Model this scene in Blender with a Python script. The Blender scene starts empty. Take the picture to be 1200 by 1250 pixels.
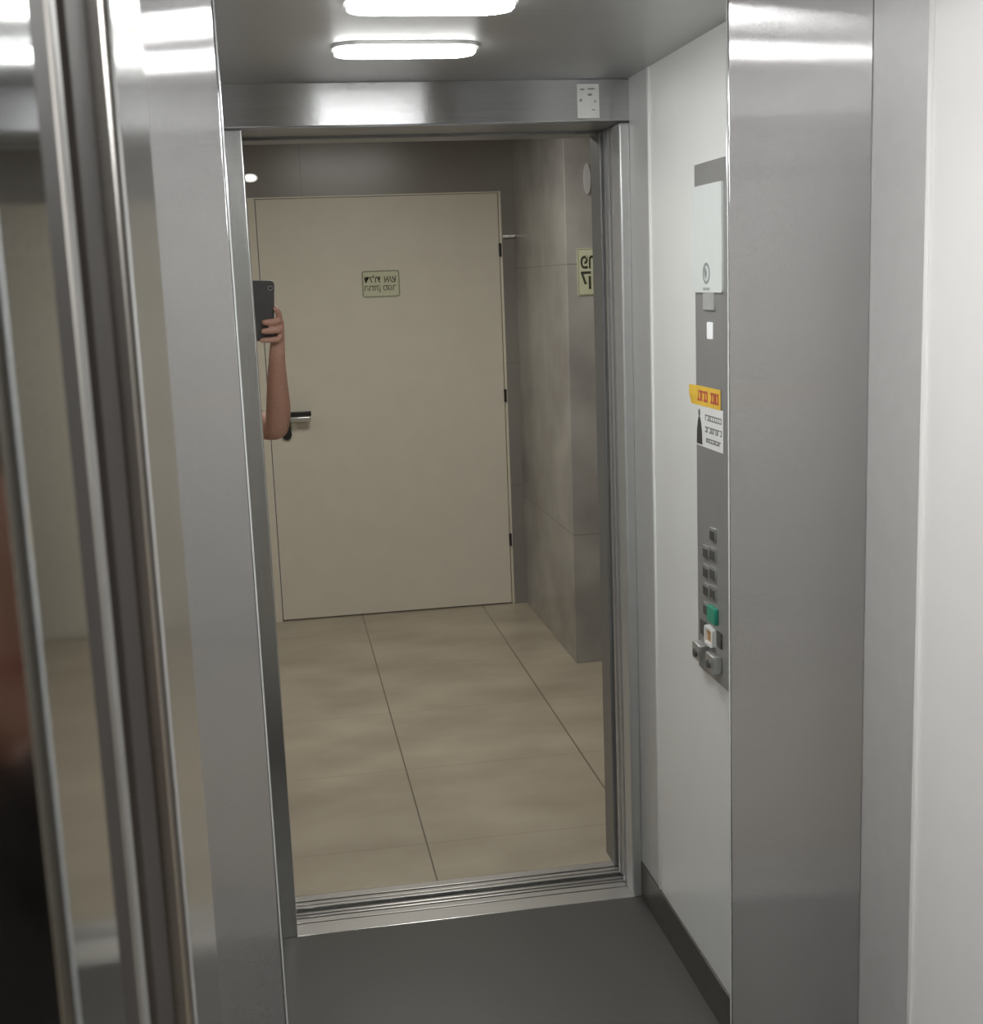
import bpy, bmesh, math, random
from mathutils import Vector, Matrix
random.seed(7)
D = bpy.data
COL = bpy.context.scene.collection

# ------------------------------------------------------------------ materials
def _nodes(name):
    m = D.materials.new(name); m.use_nodes = True
    nt = m.node_tree; b = nt.nodes['Principled BSDF']
    return m, nt, b

def srgb(r, g, b):
    f = lambda c: (c/255/12.92) if c/255 <= .04045 else ((c/255+.055)/1.055)**2.4
    return (f(r), f(g), f(b), 1)

def noise_color(nt, sock, c1, c2, scale=(4, 4, 4), nscale=1.0, detail=5, lo=.35, hi=.65):
    tc = nt.nodes.new('ShaderNodeTexCoord'); mp = nt.nodes.new('ShaderNodeMapping')
    mp.inputs['Scale'].default_value = scale
    nz = nt.nodes.new('ShaderNodeTexNoise'); nz.inputs['Scale'].default_value = nscale; nz.inputs['Detail'].default_value = detail
    cr = nt.nodes.new('ShaderNodeValToRGB')
    cr.color_ramp.elements[0].position = lo; cr.color_ramp.elements[1].position = hi
    cr.color_ramp.elements[0].color = c1; cr.color_ramp.elements[1].color = c2
    L = nt.links.new
    L(tc.outputs['Object'], mp.inputs['Vector']); L(mp.outputs[0], nz.inputs['Vector'])
    L(nz.outputs[0], cr.inputs[0]); L(cr.outputs[0], sock)
    return cr

def plain(name, col, rough=.5, metal=0, spec=.5, vary=.06, scale=8, coat=0):
    m, nt, b = _nodes(name)
    c1 = tuple(max(0, c*(1-vary)) for c in col[:3])+(1,); c2 = tuple(min(1, c*(1+vary)) for c in col[:3])+(1,)
    noise_color(nt, b.inputs['Base Color'], c1, c2, nscale=scale)
    b.inputs['Roughness'].default_value = rough; b.inputs['Metallic'].default_value = metal
    b.inputs['Specular IOR Level'].default_value = spec
    b.inputs['Coat Weight'].default_value = coat; b.inputs['Coat Roughness'].default_value = .08
    return m

def steel(name, base, rough, across=(1, 0, 0), tilt=.5, streak=None, vary=.04):
    """brushed steel: fine parallel grain tips the normal only along `across`, so highlights smear across the grain"""
    m, nt, b = _nodes(name); L = nt.links.new
    k = [14000 if a else 900 for a in across]
    if streak is None: streak = [60 if a else 1.2 for a in across]
    c1 = tuple(c*(1-vary) for c in base)+(1,); c2 = tuple(min(1, c*(1+vary)) for c in base)+(1,)
    noise_color(nt, b.inputs['Base Color'], c1, c2, scale=streak, nscale=4, detail=4)
    b.inputs['Metallic'].default_value = 1; b.inputs['Roughness'].default_value = rough
    tc = nt.nodes.new('ShaderNodeTexCoord'); mp = nt.nodes.new('ShaderNodeMapping'); mp.inputs['Scale'].default_value = k
    nz = nt.nodes.new('ShaderNodeTexNoise'); nz.inputs['Scale'].default_value = 1; nz.inputs['Detail'].default_value = 1
    L(tc.outputs['Object'], mp.inputs['Vector']); L(mp.outputs[0], nz.inputs['Vector'])
    su = nt.nodes.new('ShaderNodeMath'); su.operation = 'SUBTRACT'; L(nz.outputs[0], su.inputs[0]); su.inputs[1].default_value = .5
    mu = nt.nodes.new('ShaderNodeMath'); mu.operation = 'MULTIPLY'; L(su.outputs[0], mu.inputs[0]); mu.inputs[1].default_value = tilt*2
    vs = nt.nodes.new('ShaderNodeVectorMath'); vs.operation = 'SCALE'; vs.inputs[0].default_value = across; L(mu.outputs[0], vs.inputs['Scale'])
    ge = nt.nodes.new('ShaderNodeNewGeometry'); ad = nt.nodes.new('ShaderNodeVectorMath'); ad.operation = 'ADD'
    L(ge.outputs['Normal'], ad.inputs[0]); L(vs.outputs[0], ad.inputs[1])
    no = nt.nodes.new('ShaderNodeVectorMath'); no.operation = 'NORMALIZE'; L(ad.outputs[0], no.inputs[0])
    L(no.outputs[0], b.inputs['Normal'])
    return m

def emit(name, col, strength):
    m, nt, b = _nodes(name)
    b.inputs['Base Color'].default_value = (.9, .9, .9, 1)
    b.inputs['Emission Color'].default_value = col; b.inputs['Emission Strength'].default_value = strength
    return m

def tiled(name, c1, c2, grout, x0, y0, sx, sy, gw, axes=('X', 'Y'), rough=.35, nscale=2.2, stretch=(1, 1, 1), lo=.3, hi=.7, k2=1.0):
    m, nt, b = _nodes(name); L = nt.links.new
    cr = noise_color(nt, b.inputs['Base Color'], c1, c2, scale=stretch, nscale=nscale, detail=8, lo=lo, hi=hi)
    tc = nt.nodes.new('ShaderNodeTexCoord'); sp = nt.nodes.new('ShaderNodeSeparateXYZ')
    L(tc.outputs['Object'], sp.inputs[0])
    def line(ax, o, s):
        a = nt.nodes.new('ShaderNodeMath'); a.operation = 'SUBTRACT'; L(sp.outputs[ax], a.inputs[0]); a.inputs[1].default_value = o
        d = nt.nodes.new('ShaderNodeMath'); d.operation = 'PINGPONG'; L(a.outputs[0], d.inputs[0]); d.inputs[1].default_value = s/2
        l = nt.nodes.new('ShaderNodeMath'); l.operation = 'LESS_THAN'; L(d.outputs[0], l.inputs[0]); l.inputs[1].default_value = gw
        return l
    # ping-pong of (p-o) with half period: zero at o + k*s
    a, c = line(axes[0], x0, sx), line(axes[1], y0, sy)
    kk = nt.nodes.new('ShaderNodeMath'); kk.operation = 'MULTIPLY'; L(c.outputs[0], kk.inputs[0]); kk.inputs[1].default_value = k2
    mx = nt.nodes.new('ShaderNodeMath'); mx.operation = 'MAXIMUM'; L(a.outputs[0], mx.inputs[0]); L(kk.outputs[0], mx.inputs[1])
    mix = nt.nodes.new('ShaderNodeMix'); mix.data_type = 'RGBA'
    L(mx.outputs[0], mix.inputs['Factor']); L(cr.outputs[0], mix.inputs['A']); mix.inputs['B'].default_value = grout
    L(mix.outputs['Result'], b.inputs['Base Color'])
    b.inputs['Roughness'].default_value = rough
    return m

M = {}
M['mirror'] = plain('mirror_glass', (.80, .82, .81, 1), 0.0, 1, vary=.0)
M['mirror_edge'] = plain('polished_glass_edge', (.85, .88, .88, 1), .12, .6, vary=.02)
M['steel_col'] = steel('brushed_steel_vertical_grain', (.57, .57, .575), .055, (1, 0, 0), 1.5, vary=.008)
M['steel_head'] = steel('brushed_steel_horizontal_grain', (.45, .45, .46), .12, (0, 0, 1), .75, vary=.03)
M['steel_return'] = steel('brushed_steel_return', (.62, .62, .62), .22, (1, 1, 0), .12)
M['steel_side'] = plain('satin_grey_corner_strip', (.60, .60, .595, 1), .38, .4, vary=.02)
M['steel_ceiling'] = steel('brushed_steel_ceiling', (.46, .46, .465), .42, (0, 1, 0), .35)
M['steel_jamb'] = steel('polished_steel_jamb', (.445, .465, .475), .08, (0, 1, 0), .10)
M['steel_plate'] = plain('brushed_steel_plate', (.34, .335, .33, 1), .40, .4, vary=.04, scale=2)
M['bright_metal'] = plain('bright_metal', (.78, .78, .78, 1), .25, 1, vary=.03)
M['dark_edge'] = plain('dull_dark_door_edge', (.042, .036, .033, 1), .55, 0, spec=.15, vary=.12)
M['door_edge'] = plain('rounded_steel_door_edge', (.42, .42, .43, 1), .24, .6, vary=.03)
M['edge_satin'] = plain('satin_steel_return', (.50, .50, .495, 1), .30, .5, vary=.03)
M['strip_metal'] = plain('dull_strip_metal', (.36, .36, .35, 1), .4, .7)
M['groove'] = plain('groove_black', (.012, .012, .012, 1), .6)
M['frame_shade'] = plain('shade_toned_frame', (.17, .17, .17, 1), .35, .3, vary=.03)  # soffit shade and the right jamb's dark reflections put into the steel's colour
M['sill'] = steel('aluminium_sill', (.66, .65, .64), .34, (0, 1, 0), .3)
M['white_panel'] = plain('white_laminate', (.84, .84, .825, 1), .35, 0, vary=.01, scale=3, coat=.3)
M['white_trim'] = plain('white_trim', (.88, .88, .87, 1), .3, 0, vary=.01)
M['skirting'] = plain('dark_skirting', (.085, .078, .068, 1), .35, .3, vary=.1)
M['floor_car'] = plain('dark_rubber_floor', (.055, .053, .050, 1), .38, 0, vary=.15, scale=60)
M['floor_lobby'] = tiled('beige_porcelain_tiles', srgb(152, 140, 121), srgb(182, 170, 150), srgb(86, 77, 64), .34, .05, .6, .585, .0022,
                         rough=.3, nscale=2.4, stretch=(1, 1.6, 1), k2=.35)
M['wall_grey'] = tiled('grey_stone_wall_tiles', srgb(118, 114, 108), srgb(134, 130, 124), srgb(100, 96, 90), .17, .0, 1.2, .6, .0015, axes=('X', 'Z'),
                       rough=.25, nscale=1.6)
M['marble'] = tiled('grey_marble', srgb(128, 124, 120), srgb(172, 168, 163), srgb(120, 115, 108), -.91, .55, 1.02, 1.1, .002, axes=('Y', 'Z'),
                    rough=.22, nscale=2.6)
M['plaster'] = plain('white_plaster', (.55, .53, .49, 1), .8, vary=.03)
M['door_cream'] = plain('cream_door_paint', srgb(212, 205, 189), .4, vary=.02, scale=2)
M['frame_cream'] = plain('cream_door_frame', srgb(216, 208, 190), .35, vary=.02)
M['black_metal'] = plain('black_handle_metal', (.018, .017, .016, 1), .35, .2)
M['glint_silver'] = plain('lever_glint_metal', (.62, .62, .60, 1), .3, .9)  # tone of the light caught under the lever
M['lamp'] = emit('lamp_diffuser', (1, .985, .97, 1), 49)
M['lamp_rim'] = plain('lamp_rim', (.7, .7, .7, 1), .3, .8)
M['wall_lamp'] = emit('wall_lamp_lens', (1, .97, .9, 1), 3.0)
M['disp_white'] = plain('white_display_glass', (.86, .90, .89, 1), .12, vary=.01, coat=.5)
M['grey_print'] = plain('grey_print', (.24, .26, .26, 1), .6)
M['ind'] = emit('indicator_light', (.86, .86, 1, 1), .25)
M['green_btn'] = plain('green_button', srgb(40, 150, 122), .3, vary=.05)
M['dark_btn'] = plain('dark_button', (.06, .06, .06, 1), .35)
M['btn_rim'] = plain('button_rim', (.55, .55, .55, 1), .3, .8)
M['amber'] = plain('amber_key_face', srgb(178, 130, 70), .4, vary=.1)
M['white_plastic'] = plain('white_plastic', (.86, .86, .85, 1), .35, vary=.02)
M['pale_plastic'] = plain('pale_grey_plastic', (.42, .41, .41, 1), .5, vary=.02)
M['paper_white'] = plain('white_paper', (.80, .79, .78, 1), .7, vary=.03)
M['paper_yellow'] = plain('yellow_paper', srgb(240, 192, 62), .6, vary=.05)
M['print_red'] = plain('red_print', srgb(190, 70, 62), .6)
M['print_black'] = plain('black_print', (.035, .035, .035, 1), .6)
M['print_grey'] = plain('grey_letter_print', (.13, .13, .14, 1), .6)
M['sign_lum'] = plain('pale_green_sign', srgb(200, 200, 168), .5, vary=.02)
M['sign_green'] = plain('green_sign_border', srgb(132, 136, 108), .5)
M['sign_ink'] = plain('dark_green_ink', srgb(44, 46, 30), .6)
M['skin'] = plain('skin', srgb(184, 136, 116), .5, vary=.07, scale=30)
M['shirt'] = plain('black_cotton', (.022, .020, .020, 1), .9, vary=.15, scale=60)
M['trouser'] = plain('dark_denim', (.03, .035, .055, 1), .9, vary=.2, scale=90)
M['shoe'] = plain('dark_leather_shoe', (.03, .025, .02, 1), .5)
M['sole'] = plain('rubber_sole', (.35, .34, .32, 1), .7)
M['hair'] = plain('dark_brown_hair', (.025, .016, .011, 1), .6, vary=.4, scale=120)
M['eye'] = plain('eye_white', (.8, .78, .75, 1), .2)
M['iris'] = plain('iris', (.05, .03, .02, 1), .2)
M['lip'] = plain('lip', srgb(160, 92, 84), .45)
M['phone'] = plain('dark_grey_phone', (.060, .058, .060, 1), .4, .1, vary=.1)
M['phone_glass'] = plain('black_screen_glass', (.008, .008, .010, 1), .06)
M['lens'] = plain('camera_lens_glass', (.05, .05, .06, 1), .08, .5)

# ------------------------------------------------------------------ mesh helpers
class MB:
    def __init__(s): s.bm = bmesh.new()
    def box(s, x0, x1, y0, y1, z0, z1, bev=0, seg=2, edges=None):
        t = bmesh.new()
        r = bmesh.ops.create_cube(t, size=1)
        for v in t.verts:
            v.co = Vector(((x0+x1)/2+v.co.x*(x1-x0), (y0+y1)/2+v.co.y*(y1-y0), (z0+z1)/2+v.co.z*(z1-z0)))
        if bev:
            es = list(t.edges)
            if edges == 'vert': es = [e for e in es if abs((e.verts[0].co-e.verts[1].co).z) > 1e-6 and abs((e.verts[0].co-e.verts[1].co).x) < 1e-6 and abs((e.verts[0].co-e.verts[1].co).y) < 1e-6]
            bmesh.ops.bevel(t, geom=es, offset=bev, segments=seg, profile=.5, affect='EDGES')
        s.merge(t); return s
    def merge(s, t, mat=None):
        if mat is not None: bmesh.ops.transform(t, matrix=mat, verts=t.verts)
        me = D.meshes.new('tmp'); t.to_mesh(me); t.free(); s.bm.from_mesh(me); D.meshes.remove(me)
    def prism(s, pts, depth, mat):
        """2-D outline in local xy extruded along local z by depth, placed by mat"""
        t = bmesh.new()
        f = t.faces.new([t.verts.new((x, y, 0)) for x, y in pts])
        r = bmesh.ops.extrude_face_region(t, geom=[f])
        bmesh.ops.translate(t, vec=(0, 0, depth), verts=[v for v in r['geom'] if isinstance(v, bmesh.types.BMVert)])
        bmesh.ops.recalc_face_normals(t, faces=t.faces)
        s.merge(t, mat); return s
    def cyl(s, r1, r2, depth, mat, seg=24):
        t = bmesh.new(); bmesh.ops.create_cone(t, cap_ends=True, segments=seg, radius1=r1, radius2=r2, depth=depth)
        s.merge(t, mat); return s
    def ball(s, c, r, seg=20, mat=None):
        t = bmesh.new(); bmesh.ops.create_uvsphere(t, u_segments=seg, v_segments=seg//2+2, radius=1)
        m = Matrix.Translation(c) @ (mat.to_4x4() if mat else Matrix.Identity(4)) @ Matrix.Diagonal((r[0], r[1], r[2], 1))
        s.merge(t, m); return s
    def build(s, name, mat, parent=None, smooth=True, origin=None):
        me = D.meshes.new(name); s.bm.to_mesh(me); s.bm.free()
        me.materials.append(mat)
        if smooth:
            me.set_sharp_from_angle(angle=math.radians(35))
            for p in me.polygons:     # large flat faces keep their own normal, bevel strips are smoothed
                long_ = max((me.vertices[a].co-me.vertices[b].co).length for a, b in p.edge_keys)
                p.use_smooth = p.area/max(long_, 1e-9) < .010 if long_ > .012 else True
        o = D.objects.new(name, me); COL.objects.link(o)
        if origin is not None:
            me.transform(Matrix.Translation(-Vector(origin))); o.location = origin
        if parent is not None: attach(o, parent)
        return o

def attach(o, parent):
    o.parent = parent
    o.matrix_parent_inverse = parent_world(parent).inverted()
def parent_world(p):
    w = p.matrix_basis.copy()
    if p.parent is not None: w = parent_world(p.parent) @ p.matrix_parent_inverse @ w
    return w

def tag(o, label=None, cat=None, group=None, kind=None):
    if label: o['label'] = label
    if cat: o['category'] = cat
    if group: o['group'] = group
    if kind: o['kind'] = kind
    return o
def empty(name, loc, label, cat, group=None):
    o = D.objects.new(name, None); COL.objects.link(o); o.location = loc; o.empty_display_size = .05
    return tag(o, label, cat, group)
def struct(o): o['kind'] = 'structure'; return o
def sbox(name, mat, *a, **k): return struct(MB().box(*a, **k).build(name, mat))

def rrect(w, h, r, n=6, cx=0, cy=0):
    pts = []
    for (sx, sy, a0) in ((1, 1, 0), (-1, 1, 90), (-1, -1, 180), (1, -1, 270)):
        for i in range(n+1):
            a = math.radians(a0+90*i/n)
            pts.append((cx+sx*(w/2-r)+r*math.cos(a), cy+sy*(h/2-r)+r*math.sin(a)))
    return pts
def face_py(x, y, z):      # plane looking towards +Y : local x -> -X, y -> Z, z -> +Y
    return Matrix(((-1, 0, 0, x), (0, 0, 1, y), (0, 1, 0, z), (0, 0, 0, 1)))
def face_nx(x, y, z):      # plane looking towards -X : local x -> -Y, y -> Z, z -> -X
    return Matrix(((0, 0, -1, x), (-1, 0, 0, y), (0, 1, 0, z), (0, 0, 0, 1)))

def text_obj(name, s, size, mat4, mat, parent, width=None, depth=.0004, rtl=True, bold=.0):
    cu = D.curves.new('t', 'FONT'); cu.body = s[::-1] if rtl else s; cu.size = size; cu.align_x = 'CENTER'; cu.align_y = 'CENTER'
    cu.extrude = depth; cu.offset = bold*size; cu.resolution_u = 3
    o = D.objects.new('t', cu); COL.objects.link(o)
    bpy.context.view_layer.update()
    dg = bpy.context.evaluated_depsgraph_get()
    me = D.meshes.new_from_object(o.evaluated_get(dg)); D.objects.remove(o); D.curves.remove(cu)
    if len(me.vertices):
        xs = [v.co.x for v in me.vertices]; ys = [v.co.y for v in me.vertices]
        w, h = max(xs)-min(xs), max(ys)-min(ys)
        me.transform(Matrix.Translation((-(max(xs)+min(xs))/2, -(max(ys)+min(ys))/2, 0)))
        if width: me.transform(Matrix.Diagonal((width/w, 1, 1, 1)))
    me.transform(mat4); me.materials.clear(); me.materials.append(mat); me.name = name
    q = D.objects.new(name, me); COL.objects.link(q)
    if parent is not None: attach(q, parent)
    return q

# ------------------------------------------------------------------ dimensions (metres; camera lens at x=0, y=0, z=1.6)
MY = 1.757                 # mirror plane
WL, WR = -.264, .8556      # side walls of the lift car
MXL, MXR = -.049, .641     # mirror edges
FY = .505                  # inner face of the front wall
HC = 2.0506                # lift ceiling
HH = 1.9533                # header underside
DY = -2.609                # lobby back wall with the door
T = .05

# ------------------------------------------------------------------ the lift car shell
sbox('floor', M['floor_car'], WL-.02, WR+.02, FY, MY+.03, -.03, 0)
sbox('ceiling', M['steel_ceiling'], WL-.02, WR+.02, .40, MY+.03, HC, HC+.04)
sbox('wall_back', M['steel_col'], WL-.02, WR+.02, MY+.006, MY+.04, 0, HC)
sbox('trim_1', M['steel_col'], WL, MXL-.0005, MY+.001, MY+.006, .10, HC-.001, bev=.0015)
sbox('trim_2', M['steel_col'], MXR+.0005, WR-.001, MY+.001, MY+.006, .10, HC-.001, bev=.0015)
sbox('baseboard_back', M['skirting'], WL, WR, MY-.004, MY+.006, 0, .10, bev=.001)
for side, x, s in (('right', WR, 1), ('left', WL, -1)):
    xa, xb = sorted((x, x+s*.04))
    sbox('wall_'+side, M['white_panel'], xa, xb, .40, MY+.04, 0, HC)
    xa, xb = sorted((x-s*.0012, x+s*.001))
    sbox('trim_corner_'+side, M['steel_side'], xa, xb, 1.5985, MY, .098, HC)
    sbox('trim_entrance_'+side, M['steel_side'], xa, xb, FY, .6585, .098, HC)
    xa, xb = sorted((x-s*.0035, x+s*.001))
    sbox('trim_bead_back_'+side, M['white_trim'], xa, xb, 1.588, 1.5985, .098, HC, bev=.001)
    sbox('trim_bead_front_'+side, M['white_trim'], xa, xb, .6585, .670, .098, HC, bev=.001)
    xa, xb = sorted((x-s*.005, x+s*.001))
    sbox('baseboard_'+side, M['skirting'], xa, xb, FY, MY, 0, .098, bev=.0015)

# front wall of the car: header and two returns
sbox('wall_header', M['steel_head'], WL, WR, .40, FY, HH+.002, HC, bev=.002)
sbox('trim_underside_shade', M['frame_shade'], WL, WR, .40, FY-.002, HH-.001, HH+.002)  # thin dark plate added for the shaded underside of the header
sbox('wall_return_left', M['steel_return'], WL, -.0403, .40, FY+.003, 0, HH-.002, bev=.003, seg=3)
sbox('wall_return_right', M['edge_satin'], .8285, WR, .44, FY+.003, 0, HH-.002, bev=.006, seg=4)

# doors slid open (car doors and landing doors)
def slid_door(name, x0, x1, y0, y1, edge, mat, rim=None):
    d = struct(MB().box(x0, x1, y0, y1, .004, HH-.004, bev=edge, seg=4, edges='vert').build(name, mat))
    if rim: MB().box(*rim, .004, HH-.004, bev=.002).build('edge_strip', M['strip_metal'], d)
    return d
slid_door('door_2', -.66, -.0465, .352, .394, .002, M['dark_edge'])
slid_door('door_3', .8285, 1.40, .397, .435, .014, M['door_edge'])
slid_door('door_4', -.66, -.0488, .300, .336, .002, M['dark_edge'], rim=(-.07, -.0478, .338, .348))
slid_door('door_5', .8295, 1.40, .346, .391, .016, M['door_edge'])

# landing frame round the opening
lf = struct(MB().box(-.14, -.0455, .234, .292, 0, HH-.006, bev=.003, seg=3, edges='vert').build('trim_landing_left', M['steel_jamb']))
rf = struct(MB().box(.829, .93, .225, .318, 0, HH-.006, bev=.004, seg=4, edges='vert').build('trim_landing_right', M['frame_shade']))
struct(MB().box(-.14, .93, .225, .318, HH-.006, 2.02, bev=.003).build('trim_landing_head', M['frame_shade']))
sbox('wall_soffit', M['frame_shade'], -.14, .93, .318, .40, HH, 2.05)  # soffit shade is in its dark colour

# ------------------------------------------------------------------ sill
sill = empty('door_sill', (.394, .395, 0), 'ridged aluminium door sill across the lift entrance between black car floor and beige tiles', 'sill')
def sill_bar(name, y0, y1, z0, z1, mat, bev=.001):
    return MB().box(-.20, .8556 if y0 > .44 else .95, y0, y1, z0, z1, bev=bev).build(name, mat, sill)
sill_bar('base_plate', .288, FY, -.03, -.008, M['groove'], 0)
for i, (a, b) in enumerate(((.288, .318), (.326, .341), (.346, .358), (.381, .392), (.398, .409), (.416, .438), (.443, .503))):
    sill_bar('rail', a, b, -.028, -.0005, M['sill'])
sill_bar('nosing', .5032, .5062, -.028, .001, M['bright_metal'])

# ------------------------------------------------------------------ mirror
mir = empty('wall_mirror', ((MXL+MXR)/2, MY, .10), 'tall frameless mirror on the lift back wall between two brushed steel panels, reflecting the lobby', 'mirror')
MB().box(MXL+.003, MXR-.003, MY, MY+.005, .101, HC-.003).build('glass', M['mirror'], mir, smooth=False)
for x0, x1 in ((MXL, MXL+.0028), (MXR-.0028, MXR)):
    MB().box(x0, x1, MY+.0006, MY+.005, .101, HC-.003, bev=.0009).build('bevelled_edge', M['mirror_edge'], mir)

# ------------------------------------------------------------------ ceiling lamps
def lamp(y, label):
    t = empty('ceiling_light', (.287, y, HC), label, 'ceiling light', 'lift ceiling lights')
    up = Matrix.Translation((.287, y, HC)) @ Matrix.Rotation(math.pi, 4, 'X')
    MB().prism(rrect(.284, .118, .048, 8), .006, up).build('rim', M['lamp_rim'], t)
    MB().prism(rrect(.272, .106, .044, 8), .014, up).build('diffuser', M['lamp'], t)
    return t
lamp(.935, 'rounded white LED ceiling light nearer the lift door, seen whole in the mirror')
lamp(1.345, 'rounded white LED ceiling light nearer the mirror, cut by the top of the photo')

# ------------------------------------------------------------------ lobby shell
sbox('floor_lobby', M['floor_lobby'], -1.9, 2.3, -2.8, .288, -.04, 0)
sbox('ceiling_lobby', M['plaster'], -1.9, 2.3, -2.8, .32, 2.32, 2.36)
struct(MB().box(-1.9, -.112, DY-.12, DY, 0, 2.32).box(1.103, 1.9, DY-.12, DY, 0, 2.32).box(-.112, 1.103, DY-.12, DY, 2.012, 2.32).build('wall_lobby_back', M['wall_grey']))
sbox('wall_lobby_pillar', M['marble'], 1.165, 2.3, DY-.12, -1.536, 0, 2.32, bev=.003)
sbox('wall_lobby_left', M['wall_grey'], -1.95, -1.9, -2.8, .32, 0, 2.32)
sbox('wall_lobby_right', M['wall_grey'], 2.3, 2.35, -2.8, .32, 0, 2.32)
struct(MB().box(-1.9, -.14, .244, .292, 0, 2.32).box(.93, 2.3, .244, .318, 0, 2.32).box(-.14, .93, .24, .318, 2.02, 2.32).build('wall_lobby_front', M['plaster']))
sbox('wall_shaft', M['groove'], -.70, 1.44, .318, .34, 2.05, 2.32)

# lobby door
dr = struct(MB().box(-.0435, 1.0885, DY-.045, DY-.004, .007, 2.004, bev=.002).build('door_1', M['door_cream']))
fr = MB().box(-.112, -.0475, DY-.10, DY+.004, 0, 2.012, bev=.002).box(1.0915, 1.103, DY-.10, DY+.002, 0, 2.012, bev=.002).box(-.0475, 1.0915, DY-.10, DY-.001, 2.006, 2.012)
fr.build('door_frame', M['frame_cream'], dr)
for z in (1.74, 1.045, .33):
    hb = MB(); hb.cyl(.006, .006, .062, Matrix.Translation((1.0915, DY+.006, z)), 16)
    hb.box(1.0855, 1.0885, DY-.004, DY+.002, z-.03, z+.03)
    hb.build('hinge', M['black_metal'], dr)
# handle: teardrop backplate with lever
pts = []
for i in range(25):
    a = math.pi+math.pi*i/24; pts.append((.0235*math.cos(a), .0235*math.sin(a)))
pts += [(.019, .06), (.0115, .115), (.0075, .142), (0, .147), (-.0075, .142), (-.0115, .115), (-.019, .06)]
hd = MB().prism(pts, .012, face_py(.0305, DY-.004, .912)).build('handle_plate', M['black_metal'], dr)
MB().cyl(.011, .011, .05, Matrix.Translation((.042, DY+.026, 1.012)) @ Matrix.Rotation(math.pi/2, 4, 'X'), 20).build('spindle', M['black_metal'], hd)
MB().box(.036, .150, DY+.044, DY+.058, 1.001, 1.025, bev=.004).build('lever', M['black_metal'], hd)
MB().box(.048, .147, DY+.030, DY+.056, .977, 1.000, bev=.006, seg=3).build('lever_glint', M['glint_silver'], hd)  # silver bar added for light reflected off the lever's lower face
tag(hd.children[2] if len(hd.children) > 2 else hd, None)

# door sign
sg = empty('door_sign', (.515, DY-.0038, 1.602), 'small pale green sign with dark Hebrew lettering stuck on the cream lobby door', 'sign')
MB().prism(rrect(.180, .126, .012), .0014, face_py(.515, DY-.0038, 1.602)).build('plate', M['sign_lum'], sg)
def ring(w, h, r, t, depth, m4):
    o, i = rrect(w, h, r), rrect(w-2*t, h-2*t, max(r-t, .0005))
    b = bmesh.new(); n = len(o)
    vs = [[b.verts.new((x, y, z)) for x, y in p] for z in (0, depth) for p in (o, i)]
    for k in range(n):
        j = (k+1) % n
        b.faces.new((vs[2][k], vs[2][j], vs[3][j], vs[3][k])); b.faces.new((vs[0][k], vs[1][k], vs[1][j], vs[0][j]))
        b.faces.new((vs[0][k], vs[0][j], vs[2][j], vs[2][k])); b.faces.new((vs[1][k], vs[3][k], vs[3][j], vs[1][j]))
    bmesh.ops.recalc_face_normals(b, faces=b.faces)
    mb = MB(); mb.merge(b, m4); return mb
ring(.178, .124, .012, .006, .0008, face_py(.515, DY-.0024, 1.602)).build('border', M['sign_green'], sg)
text_obj('lettering', 'דלת אש', .046, face_py(.512, DY-.0020, 1.626), M['sign_ink'], sg, width=.150, bold=.006)
text_obj('lettering', 'החזק סגור', .040, face_py(.512, DY-.0020, 1.578), M['sign_ink'], sg, width=.150, bold=.008)

# sign on the pillar, seen cut by the lift door jamb
PY = -1.536
ps = empty('pillar_sign', (1.30, PY, 1.618), 'pale green lettered sign on the grey marble pillar, half hidden behind the door jamb', 'sign')
MB().prism(rrect(.190, .184, .004), .003, face_py(1.305, PY, 1.618)).build('plate', M['sign_lum'], ps)
ring(.186, .180, .004, .0025, .0006, face_py(1.305, PY+.003, 1.618)).build('border', M['sign_green'], ps)
text_obj('lettering', 'פר', .080, face_py(1.253, PY+.0034, 1.656), M['sign_ink'], ps, width=.060, bold=.02)
text_obj('lettering', "קו", .080, face_py(1.253, PY+.0034, 1.585), M['sign_ink'], ps, width=.060, bold=.02)
ov = MB().prism([(.012*math.cos(a)*1.15, .060*math.sin(a)) for a in [2*math.pi*i/32 for i in range(32)]], .006, face_py(1.258, PY, 1.978)).build('wall_plate', M['pale_plastic'], origin=(1.258, PY, 1.918))
tag(ov, 'narrow pale oval plate high on the grey marble pillar above the green sign', 'plate')
# little pale bracket by the frame, and a small glowing oval for the bright spot above the door
bk = MB().box(1.108, 1.135, DY, DY+.030, 1.797, 1.806, bev=.002).box(1.143, 1.1635, DY, DY+.030, 1.798, 1.807, bev=.002).box(1.106, 1.1635, DY, DY+.006, 1.795, 1.808, bev=.001).build('wall_bracket', M['white_plastic'], origin=(1.135, DY, 1.80))
tag(bk, 'thin pale bracket on the dark wall just right of the cream door frame', 'bracket')
el = empty('wall_light', (-.058, DY, 2.10), 'small glowing oval spot on the dark wall above the cream door', 'light')
MB().prism([(.034*math.cos(a), .020*math.sin(a)) for a in [2*math.pi*i/24 for i in range(24)]], .010, face_py(-.058, DY, 2.10)).build('spot_base', M['white_plastic'], el)
MB().prism([(.026*math.cos(a), .013*math.sin(a)) for a in [2*math.pi*i/24 for i in range(24)]], .006, face_py(-.058, DY+.010, 2.10)).build('lens', M['wall_lamp'], el)

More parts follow.
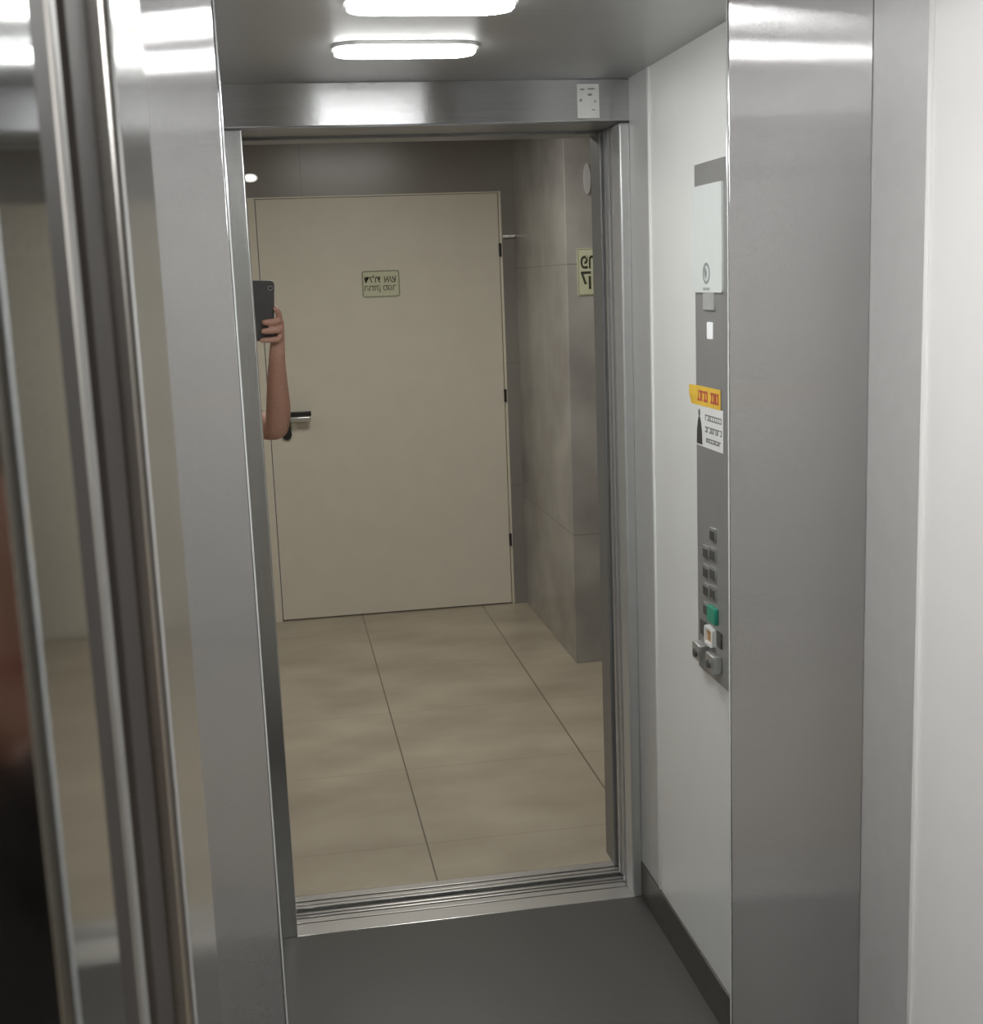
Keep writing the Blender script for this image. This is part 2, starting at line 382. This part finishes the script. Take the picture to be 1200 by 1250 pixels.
# sticker on header
st = empty('header_sticker', (.757, FY, 2.001), 'small white sticker with smudged grey print on the steel header above the lift door', 'sticker')
MB().prism(rrect(.052, .076, .001), .0010, face_py(.757, FY-.0002, 2.001)).build('paper', M['paper_white'], st)
for (dx, dz, w, h) in ((.004, .014, .012, .006), (-.018, .002, .007, .007), (.016, -.001, .004, .006), (.007, .027, .020, .004), (.012, -.020, .009, .003), (-.014, .026, .012, .004)):
    MB().prism([(w/2*math.cos(a), h/2*math.sin(a)) for a in [2*math.pi*i/16 for i in range(16)]], .0003, face_py(.757+dx, FY+.001, 2.001+dz)).build('print_smudge', M['grey_print'], st)

# ------------------------------------------------------------------ control panel on right wall
XW = WR-.0002
cp = empty('control_panel', (XW, 1.09, .773), 'tall narrow steel control panel with white display and push buttons on the white lift wall', 'control panel')
PX = XW-.008
MB().box(PX, XW, .994, 1.186, .773, 1.810, bev=.0015).build('faceplate', M['steel_plate'], cp)
dsp = MB().prism(rrect(.170, .2065, .006), .004, face_nx(PX, 1.077, 1.6633)).build('display', M['disp_white'], cp)
# round emblem with a leaf-shaped gap, and a line of tiny lettering
em = ring(.042, .042, .0209, .006, .0004, face_nx(PX-.004, 1.075, 1.597))
em.prism([(.0, -.012), (.010, -.006), (.013, .006), (.004, .012), (-.004, .002)], .0004, face_nx(PX-.004, 1.075, 1.597))
em.build('emblem', M['grey_print'], dsp)
for i in range(5):
    MB().prism(rrect(.0055, .0055, .001, 2), .0004, face_nx(PX-.004, 1.091-.008*i, 1.567)).build('wordmark_letter', M['grey_print'], dsp)
MB().box(PX-.004, PX, 1.052, 1.116, 1.526, 1.5595, bev=.001).build('card_reader', M['steel_side'], cp)
MB().prism(rrect(.033, .033, .003), .0012, face_nx(PX, 1.084, 1.486)).build('indicator', M['ind'], cp)
def button(y, z, mat, w=.032, h=.027):
    b = MB().box(PX-.004, PX, y-w/2, y+w/2, z-h/2, z+h/2, bev=.001).build('button', M['btn_rim'], cp)
    MB().box(PX-.0052, PX-.004, y-w/2+.002, y+w/2-.002, z-h/2+.002, z+h/2-.006, bev=.0004).build('button_face', mat, b)  # face set low: wide pale top rim stands for light from above
    return b
for z in (1.0785, 1.038, .998, .958): button(1.099, z, M['dark_btn'])
for z in (1.034, .993, .954, .913): button(1.056, z, M['dark_btn'])
g = MB().box(PX-.010, PX, 1.079, 1.124, .896, .930, bev=.002).build('green_button', M['green_btn'], cp); g['label'] = 'green square button'
MB().box(PX-.004, PX, 1.018, 1.050, .852, .884, bev=.001).build('button', M['dark_btn'], cp)
MB().box(PX-.004, PX, 1.118, 1.146, .852, .884, bev=.001).build('button', M['dark_btn'], cp)
kb = MB().box(PX-.004, PX, 1.066, 1.106, .850, .878, bev=.001).build('key_button', M['amber'], cp); kb['label'] = 'amber button in a white ring'
ring(.048, .040, .008, .006, .010, face_nx(PX, 1.086, .864)).build('white_ring', M['white_plastic'], kb)
for y in (1.037, 1.120):
    kx = MB().box(PX-.020, PX, y-.025, y+.025, .800, .836, bev=.003).build('key_switch', M['btn_rim'], cp)
    MB().cyl(.009, .009, .004, Matrix.Translation((PX-.022, y, .816)) @ Matrix.Rotation(math.pi/2, 4, 'Y'), 20).build('key_hole', M['dark_btn'], kx)

# notice stuck on the control panel
nt_ = empty('paper_notice', (PX, 1.070, 1.25), 'curling paper notice with yellow heading and a dark figure stuck on the lift control panel', 'notice')
NX = PX-.0006
MB().box(NX-.0006, NX, .994, 1.158, 1.2505, 1.334, bev=.0002).build('sheet', M['paper_white'], nt_)
# heading strip with one corner lifting off the panel
b = bmesh.new(); n = 10; rows = []
for k in range(n+1):
    y = .976+(.150+.020)*k/n; lift = .005*max(0, 1-k/3.0)**2
    rows.append([b.verts.new((NX-.0011-lift*(1.4 if z > 1.35 else .5), y, z)) for z in (1.3335, 1.3535, 1.3735)])
for k in range(n):
    for q in range(2): b.faces.new((rows[k][q], rows[k+1][q], rows[k+1][q+1], rows[k][q+1]))
hb = MB(); hb.merge(b); hd2 = hb.build('heading_strip', M['paper_yellow'], nt_, smooth=False)
def strokes(name, n, w, h, mat4, mat, t):
    """a line of letter-sized strokes for print too small to read: square Hebrew-like shapes"""
    mb = MB(); p = w/n; rnd = random.Random(n*7+int(w*1e4))
    def bar(x0, y0, x1, y1): mb.prism([(x0, y0), (x1, y0), (x1, y1), (x0, y1)], .0003, mat4)
    for k in range(n):
        x0 = -w/2+k*p+p*.1; x1 = x0+p*.78; c = rnd.randrange(4)
        bar(x0, h/2-t, x1, h/2)
        if c != 1: bar(x0, -h/2, x0+t, h/2-t)
        if c in (1, 2): bar(x1-t, -h/2, x1, h/2-t)
        if c in (0, 2, 3): bar(x0+t, -h/2, x1-(t if c == 2 else 0), -h/2+t)
    return mb.build(name, mat, nt_, smooth=False)
strokes('heading_lettering', 6, .080, .022, face_nx(NX-.0014, 1.032, 1.3535), M['print_red'], .0052)
strokes('heading_lettering', 4, .050, .022, face_nx(NX-.0014, 1.112, 1.3535), M['print_red'], .0052)
# figure in a dark coat, and three lines of small print
MB().prism([(-.017, -.036), (.018, -.036), (.016, -.006), (.010, .012), (.005, .020), (-.003, .020), (-.009, .010), (-.015, -.008)], .0003, face_nx(NX-.0007, 1.019, 1.290)).build('figure_coat', M['print_black'], nt_)
MB().prism([(.006*math.cos(a), .008*math.sin(a)) for a in [2*math.pi*i/18 for i in range(18)]], .0003, face_nx(NX-.0007, 1.018, 1.318)).build('figure_head', M['print_grey'], nt_)
for z, k, w, h in ((1.312, 8, .098, .012), (1.288, 8, .100, .012), (1.2665, 7, .088, .009)):
    strokes('small_print', k, w, h, face_nx(NX-.0008, 1.102, z), M['print_grey'], .0026)

# ------------------------------------------------------------------ camera at the phone's lens
F_PX, YAW, PITCH, ROLL = 1558.681, .162177, -.179583, -.038039
cy, sy, cp_, sp_ = math.cos(YAW), math.sin(YAW), math.cos(PITCH), math.sin(PITCH)
fw = Vector((sy*cp_, cy*cp_, sp_)); rt0 = Vector((cy, -sy, 0)); up0 = rt0.cross(fw)
rt = math.cos(ROLL)*rt0+math.sin(ROLL)*up0; up = -math.sin(ROLL)*rt0+math.cos(ROLL)*up0
LENS = Vector((0, 0, 1.6))
CM = Matrix(((rt.x, up.x, -fw.x, LENS.x), (rt.y, up.y, -fw.y, LENS.y), (rt.z, up.z, -fw.z, LENS.z), (0, 0, 0, 1)))
cam = D.cameras.new('camera'); co = D.objects.new('camera', cam); COL.objects.link(co)
co.matrix_world = CM
cam.sensor_fit = 'VERTICAL'; cam.sensor_height = 36; cam.sensor_width = 36
cam.lens = F_PX/1250*36; cam.clip_start = .004; cam.clip_end = 50
cam.dof.use_dof = True; cam.dof.focus_distance = 2.6; cam.dof.aperture_fstop = 30
bpy.context.scene.camera = co

# ------------------------------------------------------------------ the phone held up (the photo is taken through its lens)
ph = empty('smartphone', CM @ Vector((-.027, -.063, .008)), 'dark grey smartphone held upright in the raised hand', 'phone')
PC = (-.0275, -.062)                 # centre of the phone in lens coordinates
t = CM @ Matrix.Translation((PC[0], PC[1], .0045))
MB().prism(rrect(.077, .163, .011, 8), .0088, t).build('case', M['phone'], ph)
MB().prism(rrect(.071, .157, .008, 6), .0004, CM @ Matrix.Translation((PC[0], PC[1], .0133))).build('screen', M['phone_glass'], ph)
ring(.012, .012, .00595, .0016, .0012, CM @ Matrix.Translation((0, 0, .0034))).build('camera_ring', M['btn_rim'], ph)
MB().cyl(.0046, .0046, .0006, CM @ Matrix.Translation((0, 0, .0042)), 20).build('camera_lens', M['lens'], ph)

# ------------------------------------------------------------------ the person holding it
def skin_mesh(nodes, edges, sub=2):
    """nodes: name -> ((x,y,z), radius); grown with a Skin modifier into one surface; first node is the root"""
    idx = {k: i for i, k in enumerate(nodes)}
    me = D.meshes.new('s'); me.from_pydata([n[0] for n in nodes.values()], [(idx[a], idx[b]) for a, b in edges], [])
    o = D.objects.new('s', me); COL.objects.link(o)
    md = o.modifiers.new('skin', 'SKIN'); md.use_smooth_shade = True
    for i, n in enumerate(nodes.values()):
        sv = me.skin_vertices[0].data[i]; r = n[1]
        sv.radius = (r, r) if not isinstance(r, tuple) else r
        sv.use_root = (i == 0)
    sb = o.modifiers.new('sub', 'SUBSURF'); sb.levels = sub; sb.render_levels = sub
    bpy.context.view_layer.update()
    out = D.meshes.new_from_object(o.evaluated_get(bpy.context.evaluated_depsgraph_get()))
    D.objects.remove(o); D.meshes.remove(me)
    return out
def fuse(meshes, voxel, smooth=4, fac=.5):
    bm = bmesh.new()
    for me in meshes: bm.from_mesh(me); D.meshes.remove(me)
    me = D.meshes.new('f'); bm.to_mesh(me); bm.free()
    o = D.objects.new('f', me); COL.objects.link(o)
    r = o.modifiers.new('r', 'REMESH'); r.mode = 'VOXEL'; r.voxel_size = voxel; r.use_smooth_shade = True
    s = o.modifiers.new('s', 'SMOOTH'); s.iterations = smooth; s.factor = fac
    bpy.context.view_layer.update()
    out = D.meshes.new_from_object(o.evaluated_get(bpy.context.evaluated_depsgraph_get()))
    D.objects.remove(o); D.meshes.remove(me)
    return out
def ell(c, r, rot=None):
    mb = MB(); mb.ball(Vector(c), r, 20, rot); me = D.meshes.new('e'); mb.bm.to_mesh(me); mb.bm.free(); return me
def link(name, me, mat, parent):
    me.materials.clear(); me.materials.append(mat); me.name = name
    for p in me.polygons: p.use_smooth = True
    o = D.objects.new(name, me); COL.objects.link(o); attach(o, parent); return o
L = lambda x, y, z: tuple(CM @ Vector((x, y, z)))       # a point in lens coordinates

pe = empty('person', (-.30, -.36, 0), 'person in dark clothes behind the left door jamb, bare right forearm raised holding a phone', 'person')
B0 = Vector((-.315, -.45, 0))           # where the person stands; faces towards the lift, turned a little right
RZ = Matrix.Rotation(math.radians(-14), 4, 'Z')
def P(x, y, z): return tuple(Matrix.Translation(B0) @ RZ @ Vector((x, y, z*.955)))   # body axes: x right, y forward
SH_R = P(.150, .03, 1.290); EL = (-.008, -.195, 1.196); WR_ = L(.022, -.186, .024)
body = {
 'pelvis': (P(0, 0, .86), (.155, .115)), 'waist': (P(0, .005, 1.00), (.135, .10)), 'chest': (P(0, 0, 1.18), (.155, .105)),
 'top': (P(0, -.015, 1.29), (.11, .075)), 'neck0': (P(.012, -.005, 1.34), (.058, .058)), 'neck1': (P(.080, .025, 1.405), (.054, .056)),
 'hipR': (P(.092, 0, .80), (.085, .088)), 'kneeR': (P(.10, .02, .45), (.056, .06)), 'ankR': (P(.10, -.02, .09), (.038, .042)),
 'hipL': (P(-.092, 0, .80), (.085, .088)), 'kneeL': (P(-.10, .02, .45), (.056, .06)), 'ankL': (P(-.105, -.02, .09), (.038, .042)),
 'shR': (SH_R, .052), 'upR': (tuple((Vector(SH_R)*.45+Vector(EL)*.55)), .044), 'elR': (EL, .037),
 'foR': (tuple(Vector(EL)*.68+Vector(WR_)*.32+Vector((.004, 0, 0))), .0385), 'fo2': (tuple(Vector(EL)*.30+Vector(WR_)*.70), .030), 'wrR': (WR_, (.024, .023)),
 'shL': (P(-.150, .0, 1.295), .052), 'upL': (P(-.19, -.01, 1.15), .044), 'elL': (P(-.205, -.015, 1.05), .038), 'foL': (P(-.205, .03, .93), .036), 'wrL': (P(-.20, .075, .80), .025),
 'haL': (P(-.195, .088, .73), (.020, .038)),
 'toeR': (P(.11, .13, .035), (.036, .026)), 'toeL': (P(-.125, .13, .035), (.036, .026)),
}
be = [('pelvis', 'waist'), ('waist', 'chest'), ('chest', 'top'), ('top', 'neck0'), ('neck0', 'neck1'),
 ('pelvis', 'hipR'), ('hipR', 'kneeR'), ('kneeR', 'ankR'), ('pelvis', 'hipL'), ('hipL', 'kneeL'), ('kneeL', 'ankL'), ('ankR', 'toeR'), ('ankL', 'toeL'),
 ('top', 'shR'), ('shR', 'upR'), ('upR', 'elR'), ('elR', 'foR'), ('foR', 'fo2'), ('fo2', 'wrR'),
 ('top', 'shL'), ('shL', 'upL'), ('upL', 'elL'), ('elL', 'foL'), ('foL', 'wrL'), ('wrL', 'haL')]
def chain(pts, sub=2):
    nodes = {str(i): (p[0], p[1]) for i, p in enumerate(pts)}
    return skin_mesh(nodes, [(str(i), str(i+1)) for i in range(len(pts)-1)], sub)
meshes = [skin_mesh(body, be)]
# right hand: palm behind and beside the phone's right edge, fingers wrapped across its back, thumb on the screen side
FO2 = tuple(Vector(EL)*.30+Vector(WR_)*.70)
meshes.append(chain([(FO2, .0275), (WR_, (.0245, .0225)), (L(.023, -.164, .026), (.023, .0195)), (L(.0255, -.132, .026), (.0190, .0175)), (L(.0265, -.100, .0255), (.0175, .0155)), (L(.0265, -.080, .024), (.0135, .0115))]))
fing = [  # y on the phone back, tip x, radius, forefinger
 (-.070, -.000, .0092, True), (-.0885, -.026, .0103, False), (-.1125, -.028, .0101, False), (-.1375, -.032, .0092, False)]
for k, (y, tx, r, up_) in enumerate(fing):
    if up_:   # forefinger lies along the edge, pointing up with its tip curled on the case
        pts = [(L(.022, -.092, .018), .0115), (L(.0255, -.080, .008), .0105), (L(.0220, -.066, -.004), .0096), (L(.0135, -.0545, -.0065), .0088), (L(.0065, -.048, -.0055), .0076)]
    else:
        pts = [(L(.022, y+.006, .020), .0110), (L(.0265, y+.003, .008), .0110), (L(.0215, y+.001, -.0045), r), (L(.002, y-.0005, -.0068), r*.96), (L(tx*.62, y-.002, -.0062), r*.88), (L(tx, y-.002, -.0048), r*.78)]
    meshes.append(chain(pts))
meshes.append(chain([(L(.016, -.150, .028), .016), (L(.004, -.128, .034), .0135), (L(-.012, -.104, .029), .0105), (L(-.026, -.088, .0245), .0085)]))
# left hand fingers hanging, slightly curled
for k in range(4):
    a = P(-.194+.0, .066+.018*k, .715-.006*abs(k-1.5)); 
    meshes.append(chain([(P(-.195, .066+.016*k, .74), .010), (a, .0095), (P(-.186, .066+.017*k, .675), .0085), (P(-.172, .066+.016*k, .650+.004*abs(k-1.5)), .007)]))
meshes.append(chain([(P(-.190, .10, .76), .013), (P(-.175, .118, .725), .0105), (P(-.165, .122, .695), .0085)]))
# head: skull, jaw, nose, brow, lips, ears (eyes at half its height)
HX, HY, HZ = .120, .085, 1.495
def H(x, y, z): return P(HX+x, HY+y, HZ+z)
Rz = RZ.to_3x3()
meshes += [ell(H(0, -.012, .030), (.074, .094, .086), Rz), ell(H(0, .016, -.030), (.062, .072, .080), Rz), ell(H(0, .046, -.083), (.034, .034, .026), Rz),
           ell(H(0, .088, -.018), (.013, .022, .016), Rz), ell(H(0, .083, .006), (.009, .014, .028), Rz),
           ell(H(0, .070, .026), (.050, .018, .010), Rz), ell(H(.040, .058, -.020), (.020, .022, .018), Rz), ell(H(-.040, .058, -.020), (.020, .022, .018), Rz),
           ell(H(.075, -.008, -.006), (.008, .018, .030), Rz), ell(H(-.075, -.008, -.006), (.008, .018, .030), Rz), ell(H(0, -.004, -.075), (.050, .052, .050), Rz)]
# neck and trunk volumes so the figure is one solid surface
meshes.append(chain([(P(0, -.015, 1.27), .062), (P(.035, .005, 1.335), .057), (P(.085, .04, 1.395), .054), (H(0, -.018, -.045), .052), (H(0, -.018, .0), .050)]))
meshes += [ell(P(0, -.005, .88), (.162, .112, .105), Rz), ell(P(0, .002, 1.0), (.142, .100, .14), Rz), ell(P(0, 0, 1.15), (.160, .108, .135), Rz), ell(P(0, -.012, 1.255), (.150, .080, .065), Rz),
           ell(P(.078, -.03, .85), (.080, .085, .085), Rz), ell(P(-.078, -.03, .85), (.080, .085, .085), Rz)]
body_me = fuse(meshes, .0036, 4)
RI = (Matrix.Translation(B0) @ RZ).inverted()
def garment(keep, off, iters):
    """cloth lying on the body: the chosen part of its surface moved outward and smoothed"""
    bm = bmesh.new(); bm.from_mesh(body_me); bm.normal_update()
    bmesh.ops.delete(bm, geom=[f for f in bm.faces if not keep(RI @ f.calc_center_median(), f.calc_center_median())], context='FACES')
    bmesh.ops.delete(bm, geom=[v for v in bm.verts if not v.link_faces], context='VERTS')
    left, best = set(bm.verts), []          # keep the largest connected piece only
    while left:
        st_, isl = [left.pop()], []
        while st_:
            v = st_.pop(); isl.append(v)
            for e in v.link_edges:
                o_ = e.other_vert(v)
                if o_ in left: left.discard(o_); st_.append(o_)
        if len(isl) > len(best): best = isl
    bs = set(best)
    bmesh.ops.delete(bm, geom=[v for v in bm.verts if v not in bs], context='VERTS')
    bm.normal_update()
    for v in bm.verts: v.co += v.normal*off
    for _ in range(iters): bmesh.ops.smooth_vert(bm, verts=bm.verts, factor=.5, use_axis_x=True, use_axis_y=True, use_axis_z=True)
    me = D.meshes.new('g'); bm.to_mesh(me); bm.free(); return me
SRV, ELV = Vector(SH_R), Vector(EL)
def on_right_arm(w):
    a = ELV-SRV; t_ = (w-SRV).dot(a)/a.length_squared
    return t_, (w-(SRV+a*max(0, min(1, t_)))).length
def shirt_keep(q, w):
    if q.z < .845: return False
    t_, d_ = on_right_arm(w)
    if q.x > .10 and t_ > .0 and d_ < .08: return t_ < .48
    if q.x > .19 and t_ >= .48: return False
    if w.x > -.10: return False
    if q.x < -.155 and q.z < 1.05: return False
    if (q.x-.03)**2+(q.y-.0)**2 < .085**2 and q.z > 1.268: return False
    return q.z < 1.30
def trouser_keep(q, w):
    return .055 < q.z < .875 and -.170 < q.x < .20
shirt_me, trouser_me = garment(shirt_keep, .012, 12), garment(trouser_keep, .009, 10)
bd = link('body', body_me, M['skin'], pe)
for s in (-1, 1):
    e = link('eye', ell(H(s*.031, .074, .004), (.0115, .0100, .0080), Rz), M['eye'], bd)
    link('iris', ell(H(s*.031, .0835, .004), (.0052, .003, .0052), Rz), M['iris'], e)
link('lips', ell(H(0, .081, -.050), (.023, .010, .008), Rz), M['lip'], bd)
hm = MB(); hm.ball(Vector(H(0, -.024, .040)), (.082, .100, .090), 32, Rz)
for v in list(hm.bm.verts):   # hairline: cut away below brow at the front and below the ears
    q = RZ.inverted() @ (v.co-Vector(H(0, 0, 0)))
    if (q.y > .045 and q.z < .062) or (q.y > .0 and q.z < .016) or q.z < -.055: hm.bm.verts.remove(v)
hr = hm.build('hair', M['hair'], bd)
for p in hr.data.polygons: p.use_smooth = True
# clothes
link('t_shirt', shirt_me, M['shirt'], pe)
link('trousers', trouser_me, M['trouser'], pe)
for s, a in ((1, .104), (-1, -.112)):
    sm = fuse([ell(P(a, -.045, .055), (.046, .055, .052), Rz), ell(P(a*1.04, .07, .044), (.049, .085, .036), Rz), ell(P(a*1.08, .125, .038), (.046, .050, .028), Rz)], .006, 4)
    so = link('shoe', sm, M['shoe'], pe)
    pts = [(.047*math.cos(t_)*(1.0 if math.sin(t_) > 0 else .9), .138*math.sin(t_)) for t_ in [2*math.pi*i/32 for i in range(32)]]
    MB().prism(pts, .016, Matrix.Translation(P(a*1.04, .042, .0005)) @ RZ).build('sole', M['sole'], so)

# ------------------------------------------------------------------ light
def area(name, loc, size, power, col, rot=(0, 0, 0)):
    l = D.lights.new(name, 'AREA'); l.shape = 'RECTANGLE'; l.size, l.size_y = size; l.energy = power; l.color = col
    o = D.objects.new(name, l); COL.objects.link(o); o.location = loc; o.rotation_euler = rot; return o
area('lobby_ceiling_lamp', (.45, -1.0, 2.31), (.6, .6), 18.5, (1, .955, .89))
area('lobby_ceiling_lamp', (-1.2, -1.0, 2.31), (.6, .6), 7, (1, .95, .87))
w = D.worlds.new('world'); bpy.context.scene.world = w; w.use_nodes = True
w.node_tree.nodes['Background'].inputs[0].default_value = (.05, .05, .05, 1)
sc = bpy.context.scene
sc.view_settings.view_transform = 'Standard'; sc.view_settings.look = 'None'; sc.view_settings.exposure = 0; sc.view_settings.gamma = 1.15
cy_ = sc.cycles
cy_.use_denoising = True; cy_.max_bounces = 14; cy_.glossy_bounces = 10; cy_.diffuse_bounces = 6
cy_.sample_clamp_indirect = 8; cy_.blur_glossy = .3
